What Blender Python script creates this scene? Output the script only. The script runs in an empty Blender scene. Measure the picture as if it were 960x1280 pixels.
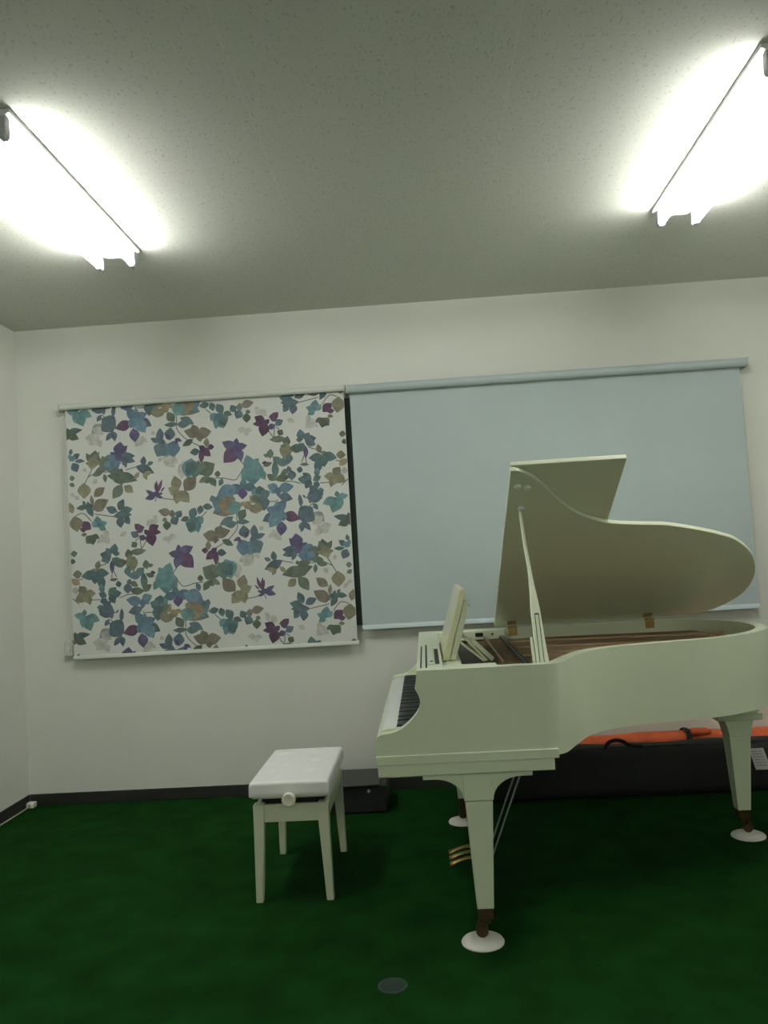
import bpy, math, random
from mathutils import Matrix, Vector
from math import sin, cos, pi, radians
random.seed(7)
SC = bpy.context.scene
COL = SC.collection

# ------------------------------------------------------------------ camera, world, exposure
cam_d = bpy.data.cameras.new('camera')
cam = bpy.data.objects.new('camera', cam_d); COL.objects.link(cam)
cam_d.sensor_fit = 'VERTICAL'; cam_d.sensor_height = 36.0
cam_d.lens = 1016.507 * 36.0 / 1280.0
cam_d.clip_start = 0.05
_r = Vector((0.99707195, 0.04900686, -0.05870136))
_d = Vector((-0.06132684, 0.05390923, -0.99666083))
_f = Vector((-0.04567867, 0.99734253, 0.05675681))
m = Matrix.Identity(4)
for i in range(3):
    m[i][0] = _r[i]; m[i][1] = -_d[i]; m[i][2] = -_f[i]
m[0][3], m[1][3], m[2][3] = 0.0, 0.0, 1.41
cam.matrix_world = m
SC.camera = cam
world = bpy.data.worlds.new('night'); SC.world = world
world.use_nodes = True
world.node_tree.nodes['Background'].inputs[0].default_value = (0.01, 0.012, 0.016, 1)
world.node_tree.nodes['Background'].inputs[1].default_value = 0.3
SC.view_settings.view_transform = 'Standard'
SC.view_settings.look = 'None'
SC.view_settings.gamma = 1.0
SC.view_settings.use_curve_mapping = False
SC.view_settings.exposure = 0.0
TUBE_STRENGTH = 68.0
SC.cycles.max_bounces = 8
SC.cycles.diffuse_bounces = 6
SC.cycles.use_denoising = True
SC.cycles.sample_clamp_indirect = 6.0

# ------------------------------------------------------------------ materials
def srgb(r, g, b):
    f = lambda v: (v/255/12.92) if v/255 <= .04045 else ((v/255+.055)/1.055)**2.4
    return (f(r), f(g), f(b), 1)

def material(name, col, rough=.5, metal=0, var=.06, scale=8, bump=0, bscale=60, coat=0, spec=.5, emit=None):
    mt = bpy.data.materials.new(name); mt.use_nodes = True
    nt = mt.node_tree; N = nt.nodes; L = nt.links; b = N['Principled BSDF']
    b.inputs['Roughness'].default_value = rough
    b.inputs['Metallic'].default_value = metal
    b.inputs['Specular IOR Level'].default_value = spec
    if coat: b.inputs['Coat Weight'].default_value = coat; b.inputs['Coat Roughness'].default_value = .10
    tc = N.new('ShaderNodeTexCoord')
    nz = N.new('ShaderNodeTexNoise'); nz.inputs['Scale'].default_value = scale; nz.inputs['Detail'].default_value = 4
    L.new(tc.outputs['Object'], nz.inputs['Vector'])
    cr = N.new('ShaderNodeValToRGB')
    cr.color_ramp.elements[0].position = .3; cr.color_ramp.elements[1].position = .7
    cr.color_ramp.elements[0].color = tuple(max(0, c*(1-var)) for c in col[:3]) + (1,)
    cr.color_ramp.elements[1].color = tuple(min(1, c*(1+var)) for c in col[:3]) + (1,)
    L.new(nz.outputs['Fac'], cr.inputs['Fac']); L.new(cr.outputs['Color'], b.inputs['Base Color'])
    if bump:
        n2 = N.new('ShaderNodeTexNoise'); n2.inputs['Scale'].default_value = bscale; n2.inputs['Detail'].default_value = 5
        L.new(tc.outputs['Object'], n2.inputs['Vector'])
        bp = N.new('ShaderNodeBump'); bp.inputs['Strength'].default_value = bump; bp.inputs['Distance'].default_value = .004
        L.new(n2.outputs['Fac'], bp.inputs['Height']); L.new(bp.outputs['Normal'], b.inputs['Normal'])
    if emit:
        b.inputs['Emission Color'].default_value = emit[0]; b.inputs['Emission Strength'].default_value = emit[1]
    return mt

def attr_material(name, attr, rough=.85):
    mt = bpy.data.materials.new(name); mt.use_nodes = True
    nt = mt.node_tree; b = nt.nodes['Principled BSDF']; b.inputs['Roughness'].default_value = rough
    b.inputs['Specular IOR Level'].default_value = .15
    a = nt.nodes.new('ShaderNodeAttribute'); a.attribute_name = attr
    tc = nt.nodes.new('ShaderNodeTexCoord')
    nz = nt.nodes.new('ShaderNodeTexNoise'); nz.inputs['Scale'].default_value = 30; nz.inputs['Detail'].default_value = 3
    nt.links.new(tc.outputs['Object'], nz.inputs['Vector'])
    mr = nt.nodes.new('ShaderNodeMapRange'); mr.inputs[1].default_value = .3; mr.inputs[2].default_value = .7
    mr.inputs[3].default_value = .82; mr.inputs[4].default_value = 1.18
    nt.links.new(nz.outputs['Fac'], mr.inputs[0])
    mx = nt.nodes.new('ShaderNodeVectorMath'); mx.operation = 'SCALE'
    nt.links.new(a.outputs['Color'], mx.inputs[0]); nt.links.new(mr.outputs[0], mx.inputs['Scale'])
    nt.links.new(mx.outputs[0], b.inputs['Base Color'])
    return mt

M = {}
M['wall'] = material('wall_paper', (.69, .695, .637, 1), .9, var=.02, scale=2.5, bump=.25, bscale=220, spec=.2)
M['base'] = material('vinyl_baseboard', (.018, .018, .015, 1), .5, var=.15, scale=10)
M['floor'] = material('green_carpet', (.0052, .036, .0055, 1), 1.0, var=.3, scale=6, bump=.9, bscale=330, spec=.05)
M['cream'] = material('cream_piano_lacquer', (.70, .75, .56, 1), .30, var=.02, scale=3, coat=.25)
M['creamdesk'] = material('cream_desk_lacquer', (.66, .66, .44, 1), .3, var=.03, scale=6, coat=.3)
M['ivory'] = material('ivory_bench_paint', (.62, .65, .48, 1), .35, var=.03, scale=8)
M['whitekey'] = material('white_key_plastic', (.80, .81, .80, 1), .25, var=.01)
M['blackkey'] = material('black_key_plastic', (.012, .014, .014, 1), .35, var=.1)
M['dark'] = material('dark_gap', (.012, .011, .008, 1), .7, var=.2)
M['wood'] = material('soundboard_wood', (.24, .145, .065, 1), .5, var=.22, scale=14)
M['plate'] = material('bronze_plate', (.27, .17, .08, 1), .4, metal=.4, var=.12, scale=20)
M['pin'] = material('dark_pinblock', (.05, .036, .022, 1), .6, var=.3, scale=40)
M['brass'] = material('brass', (.42, .30, .10, 1), .34, metal=1, var=.1, scale=30)
M['olbrass'] = material('aged_brass', (.10, .065, .028, 1), .4, metal=.7, var=.25, scale=30)
M['felt'] = material('string_steel', (.35, .28, .2, 1), .4, metal=.6)
M['cup'] = material('white_plastic', (.78, .76, .70, 1), .4, var=.02)
M['leather'] = material('white_leatherette', (.80, .80, .78, 1), .38, var=.02, scale=12, bump=.12, bscale=300)
M['knob'] = material('ivory_plastic_knob', (.78, .75, .62, 1), .35, var=.02)
M['blackmetal'] = material('black_metal', (.01, .01, .01, 1), .5, var=.2)
M['steel'] = material('grey_rod', (.35, .36, .33, 1), .35, metal=.6)
M['bluefab'] = material('pale_blue_blind_fabric', (.425, .490, .495, 1), .9, var=.02, scale=3, bump=.15, bscale=400, spec=.15)
M['railgrey'] = material('pale_blind_rail', (.60, .62, .57, 1), .5, var=.02)
M['bluerail'] = material('pale_blue_rail', (.58, .66, .69, 1), .5, var=.02)
M['clear'] = material('translucent_grey_plastic', (.55, .56, .52, 1), .3, var=.05)
M['alu'] = material('dark_bronze_aluminium', (.045, .068, .058, 1), .4, metal=.3, var=.1)
M['glass'] = material('night_glass', (.006, .01, .01, 1), .08, var=.1)
M['lampbody'] = material('white_lamp_enamel', (.72, .72, .72, 1), .4, var=.02)
M['tube'] = material('fluorescent_tube', (.9, .9, .9, 1), .4, var=.0, emit=((.985, 1.0, .955, 1), TUBE_STRENGTH))
M['socket'] = material('grey_lamp_socket', (.42, .42, .44, 1), .5, var=.03)
M['bagblack'] = material('black_nylon', (.009, .009, .010, 1), .75, var=.2, scale=14, bump=.35, bscale=90)
M['orange'] = material('orange_nylon', (.72, .125, .035, 1), .6, var=.18, scale=10, bump=.4, bscale=40)
M['paper'] = material('white_tag', (.55, .54, .50, 1), .7, var=.03)
M['ink'] = material('grey_ink', (.22, .22, .21, 1), .8, var=.1)
M['blackbox'] = material('black_plastic', (.009, .009, .010, 1), .55, var=.2, scale=20)
M['boxtop'] = material('charcoal_plastic_top', (.022, .024, .023, 1), .4, var=.12, scale=20)
M['dot'] = material('pale_jack', (.5, .5, .5, 1), .4)
M['disc'] = material('grey_green_plate', (.009, .026, .018, 1), .9, var=.15, scale=25)
M['discrim'] = material('worn_plate_rim', (.014, .034, .020, 1), .8, var=.2, scale=40)
M['cord'] = material('pale_cord', (.36, .36, .29, 1), .6, var=.05)
M['blindground'] = material('white_blind_fabric', (.60, .615, .585, 1), .9, var=.02, scale=4, bump=.1, bscale=400, spec=.15)
M['print'] = attr_material('floral_print_ink', 'ink')

# ceiling: rock-wool acoustic board: pits and faint joints
def ceiling_material():
    mt = bpy.data.materials.new('acoustic_board'); mt.use_nodes = True
    nt = mt.node_tree; N = nt.nodes; L = nt.links; b = N['Principled BSDF']
    b.inputs['Roughness'].default_value = .95; b.inputs['Specular IOR Level'].default_value = .1
    tc = N.new('ShaderNodeTexCoord')
    mp = N.new('ShaderNodeMapping'); mp.inputs['Scale'].default_value = (1, .55, 1); L.new(tc.outputs['Object'], mp.inputs['Vector'])
    nz = N.new('ShaderNodeTexNoise'); nz.inputs['Scale'].default_value = 95; nz.inputs['Detail'].default_value = 3
    nz.inputs['Roughness'].default_value = .6
    L.new(mp.outputs['Vector'], nz.inputs['Vector'])
    cr = N.new('ShaderNodeValToRGB'); e = cr.color_ramp.elements
    e[0].position = .33; e[0].color = (.46, .465, .41, 1); e[1].position = .41; e[1].color = (.60, .605, .545, 1)
    L.new(nz.outputs['Fac'], cr.inputs['Fac']); 
    # joints every .91 m (x) and 1.82 m (y)
    br = N.new('ShaderNodeTexBrick'); br.offset = 0.0
    br.inputs['Scale'].default_value = 1.0; br.inputs['Mortar Size'].default_value = .0016
    br.inputs['Brick Width'].default_value = .91; br.inputs['Row Height'].default_value = 1.82
    br.inputs['Color1'].default_value = (1, 1, 1, 1); br.inputs['Color2'].default_value = (1, 1, 1, 1)
    br.inputs['Mortar'].default_value = (1.10, 1.10, 1.10, 1)
    m2 = N.new('ShaderNodeMapping'); m2.inputs['Location'].default_value = (.52, .3, 0); L.new(tc.outputs['Object'], m2.inputs['Vector'])
    L.new(m2.outputs['Vector'], br.inputs['Vector'])
    mx = N.new('ShaderNodeVectorMath'); mx.operation = 'MULTIPLY'
    L.new(cr.outputs['Color'], mx.inputs[0]); L.new(br.outputs['Color'], mx.inputs[1])
    L.new(mx.outputs[0], b.inputs['Base Color'])
    bp = N.new('ShaderNodeBump'); bp.inputs['Strength'].default_value = .25; bp.inputs['Distance'].default_value = .002
    L.new(nz.outputs['Fac'], bp.inputs['Height']); L.new(bp.outputs['Normal'], b.inputs['Normal'])
    return mt
M['ceiling'] = ceiling_material()

# ------------------------------------------------------------------ mesh helpers
class MB:
    def __init__(s): s.v = []; s.f = []
    def add(s, vs, fs):
        o = len(s.v); s.v += [tuple(p) for p in vs]; s.f += [tuple(i+o for i in f) for f in fs]; return s
    def box(s, x0, x1, y0, y1, z0, z1):
        return s.add([(x0,y0,z0),(x1,y0,z0),(x1,y1,z0),(x0,y1,z0),(x0,y0,z1),(x1,y0,z1),(x1,y1,z1),(x0,y1,z1)],
                     [(0,3,2,1),(4,5,6,7),(0,1,5,4),(1,2,6,5),(2,3,7,6),(3,0,4,7)])
    def loft(s, rings, closed=True, caps=True):
        n = len(rings[0]); vs = [p for r in rings for p in r]; fs = []
        for k in range(len(rings)-1):
            for i in range(n if closed else n-1):
                j = (i+1) % n
                fs.append((k*n+i, k*n+j, (k+1)*n+j, (k+1)*n+i))
        if caps:
            fs.append(tuple(reversed(range(n)))); fs.append(tuple((len(rings)-1)*n+i for i in range(n)))
        return s.add(vs, fs)
    def prism(s, pts, axis, lo, hi):
        def P(a, b, t):
            return {'x': (t, a, b), 'y': (a, t, b), 'z': (a, b, t)}[axis]
        return s.loft([[P(a, b, lo) for a, b in pts], [P(a, b, hi) for a, b in pts]])
    def lathe(s, prof, c, n=32, axis='z'):
        rings = []
        for r, h in prof:
            ring = []
            for i in range(n):
                a = 2*pi*i/n; u, w = r*cos(a), r*sin(a)
                ring.append({'z': (c[0]+u, c[1]+w, c[2]+h), 'y': (c[0]+u, c[1]+h, c[2]+w), 'x': (c[0]+h, c[1]+u, c[2]+w)}[axis])
            rings.append(ring)
        return s.loft(rings)
    def tube(s, pts, r, n=10, flat=1.0):
        pts = [Vector(p) for p in pts]; rings = []
        up = Vector((0, 0, 1))
        for i, p in enumerate(pts):
            t = (pts[min(i+1, len(pts)-1)] - pts[max(i-1, 0)]).normalized()
            a = t.cross(up)
            if a.length < 1e-3: a = t.cross(Vector((0, 1, 0)))
            a.normalize(); b = t.cross(a).normalized()
            rr = r[i] if isinstance(r, (list, tuple)) else r
            rings.append([tuple(p + a*rr*cos(2*pi*k/n) + b*rr*flat*sin(2*pi*k/n)) for k in range(n)])
        return s.loft(rings)
    def rbox(s, x0, x1, y0, y1, z0, z1, axis='z'):
        return s.box(x0, x1, y0, y1, z0, z1)

OFF = {}
def link(name, mb, mat, parent=None, loc=(0, 0, 0), bevel=0, seg=2, smooth=40):
    off = Vector(OFF.get(parent.name, (0, 0, 0))) if parent else Vector(loc)
    me = bpy.data.meshes.new(name)
    me.from_pydata([tuple(Vector(p)-off) for p in mb.v], [], mb.f)
    import bmesh
    bm = bmesh.new(); bm.from_mesh(me); bmesh.ops.recalc_face_normals(bm, faces=bm.faces); bm.to_mesh(me); bm.free()
    me.polygons.foreach_set('use_smooth', [True]*len(me.polygons))
    me.set_sharp_from_angle(angle=radians(smooth))
    me.materials.append(mat)
    o = bpy.data.objects.new(name, me); COL.objects.link(o)
    if parent:
        o.parent = parent
    else:
        o.location = loc
    OFF[o.name] = tuple(off)
    if bevel:
        b = o.modifiers.new('bevel', 'BEVEL'); b.width = bevel; b.segments = seg; b.limit_method = 'ANGLE'; b.angle_limit = radians(35)
    return o

def tag(o, label=None, cat=None, group=None, kind=None):
    if label: o['label'] = label
    if cat: o['category'] = cat
    if group: o['group'] = group
    if kind: o['kind'] = kind
    return o

def thing(name, loc, label, cat, group=None):
    o = bpy.data.objects.new(name, None); COL.objects.link(o)
    o.empty_display_size = .1; o.location = loc; OFF[o.name] = tuple(loc)
    return tag(o, label, cat, group)

def struct(name, mb, mat, **k):
    return tag(link(name, mb, mat, **k), kind='structure')

def dup_tree(o, parent=None):
    c = o.copy(); COL.objects.link(c)
    if parent: c.parent = parent
    for ch in list(o.children): dup_tree(ch, c)
    return c

def catmull(pts, n=6, closed=False):
    out = []; N = len(pts)
    rng = range(N if closed else N-1)
    for i in rng:
        g = lambda k: pts[k % N] if closed else pts[max(0, min(N-1, k))]
        p0, p1, p2, p3 = g(i-1), g(i), g(i+1), g(i+2)
        for j in range(n):
            t = j/n
            out.append(tuple(.5*((2*b)+(-a+c)*t+(2*a-5*b+4*c-d)*t*t+(-a+3*b-3*c+d)*t**3) for a, b, c, d in zip(p0, p1, p2, p3)))
    if not closed: out.append(tuple(pts[-1]))
    return out

def inset(poly, d, closed=False):
    """offset an open or closed 2-D polyline to its left by d"""
    out = []; N = len(poly)
    for i in range(N):
        a = poly[i-1] if (i > 0 or closed) else poly[i]
        b = poly[(i+1) % N] if (i < N-1 or closed) else poly[i]
        tx, ty = b[0]-a[0], b[1]-a[1]; l = math.hypot(tx, ty) or 1
        out.append((poly[i][0]-ty/l*d, poly[i][1]+tx/l*d))
    return out

# ------------------------------------------------------------------ room shell
XL, XR, YB, YF, ZC = -2.5504, 2.43, 5.0555, -5.3, 3.008
WX0, WX1, WZ0, WZ1 = -2.17, 1.95, 1.005, 2.43          # window opening behind the blinds
struct('floor', MB().box(XL-.12, XR+.12, YF-.12, YB+.2, -.1, 0), M['floor'])
struct('ceiling', MB().box(XL-.12, XR+.12, YF-.12, YB+.2, ZC, ZC+.1), M['ceiling'])
struct('wall_left', MB().box(XL-.12, XL, YF, YB+.2, 0, ZC), M['wall'])
struct('wall_right', MB().box(XR, XR+.12, YF, YB+.2, 0, ZC), M['wall'])
struct('wall_front', MB().box(XL, XR, YF-.12, YF, 0, ZC), M['wall'])
wb = MB()
xs = [XL, WX0, WX1, XR]; zs = [0, WZ0, WZ1, ZC]
def grid_wall(y):
    vs = [(x, y, z) for z in zs for x in xs]; fs = []
    for j in range(3):
        for i in range(3):
            if (i, j) == (1, 1): continue
            fs.append((j*4+i, j*4+i+1, (j+1)*4+i+1, (j+1)*4+i))
    return vs, fs
v1, f1 = grid_wall(YB); v2, f2 = grid_wall(YB+.18)
wb.v = v1 + v2; wb.f = f1 + [tuple(i+16 for i in f) for f in f2]
def quad(a, b): wb.f.append((a, b, b+16, a+16))
for a, b in ((5, 6), (6, 10), (10, 9), (9, 5), (0, 3), (3, 15), (15, 12), (12, 0)): quad(a, b)
struct('wall_back', wb, M['wall'])
struct('baseboard_back', MB().box(XL+.008, XR-.008, YB-.008, YB, 0, .070), M['base'], bevel=.002)
struct('baseboard_left', MB().box(XL, XL+.008, YF+.008, YB-.008, 0, .070), M['base'], bevel=.002)
struct('baseboard_right', MB().box(XR-.008, XR, YF+.008, YB-.008, 0, .070), M['base'], bevel=.002)

# window hidden behind the two blinds, its dark mullion showing in the gap
win = tag(thing('window_1', (-.42, YB+.07, WZ0), None, None), kind='structure')
fr = MB()
y0, y1 = YB+.05, YB+.10
fr.box(WX0, WX1, y0, y1, WZ0, WZ0+.05).box(WX0, WX1, y0, y1, WZ1-.05, WZ1)
fr.box(WX0, WX0+.05, y0, y1, WZ0+.05, WZ1-.05).box(WX1-.05, WX1, y0, y1, WZ0+.05, WZ1-.05)
link('window_frame', fr, M['alu'], win, bevel=.003)
link('mullion', MB().box(-.50, -.34, YB+.012, y1-.005, WZ0+.002, WZ1-.002), M['alu'], win, bevel=.003)
link('window_pane', MB().box(WX0+.05, -.50, YB+.07, YB+.076, WZ0+.05, WZ1-.05), M['glass'], win)
link('window_pane', MB().box(-.34, WX1-.05, YB+.07, YB+.076, WZ0+.05, WZ1-.05), M['glass'], win)

# ------------------------------------------------------------------ roller blinds
BY = 5.0
def fabric_mesh(x0, x1, z0, z1, y, nx=24, nz=10, wob=.0015):
    mb = MB(); vs = []; fs = []
    for side, dy in ((0, -.0004), (1, .0004)):
        for j in range(nz+1):
            for i in range(nx+1):
                x = x0+(x1-x0)*i/nx; z = z0+(z1-z0)*j/nz
                vs.append((x, y+dy, z))
    n = (nx+1)*(nz+1)
    for j in range(nz):
        for i in range(nx):
            a = j*(nx+1)+i
            fs.append((a, a+1, a+nx+2, a+nx+1)); fs.append((n+a, n+a+nx+1, n+a+nx+2, n+a+1))
    mb.add(vs, fs); return mb

# plain pale blue blind
pb = thing('roller_blind', (.79, BY, .97), 'wide plain pale blue roller blind behind the raised piano lid', 'blind')
link('fabric', fabric_mesh(-.400, 1.985, 1.0, 2.47, BY), M['bluefab'], pb)
link('roller_tube', MB().lathe([(.026, -.413), (.026, 2.02)], (0, BY-.026, 2.467), 28, 'x'), M['bluefab'], pb)
link('bottom_bar', MB().prism([(BY-.010, .981), (BY+.010, .981), (BY+.011, 1.0), (BY+.006, 1.009), (BY-.006, 1.009), (BY-.011, 1.0)], 'x', -.402, 1.987), M['bluerail'], pb, bevel=.002)
for x in (-.418, 2.021):
    br = MB().box(x, x+.006, BY-.050, YB, 2.44, 2.495).box(x-.006 if x > 0 else x, x+.012, YB-.006, YB, 2.44, 2.515)
    link('bracket', br, M['railgrey'], pb, bevel=.002)

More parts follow.
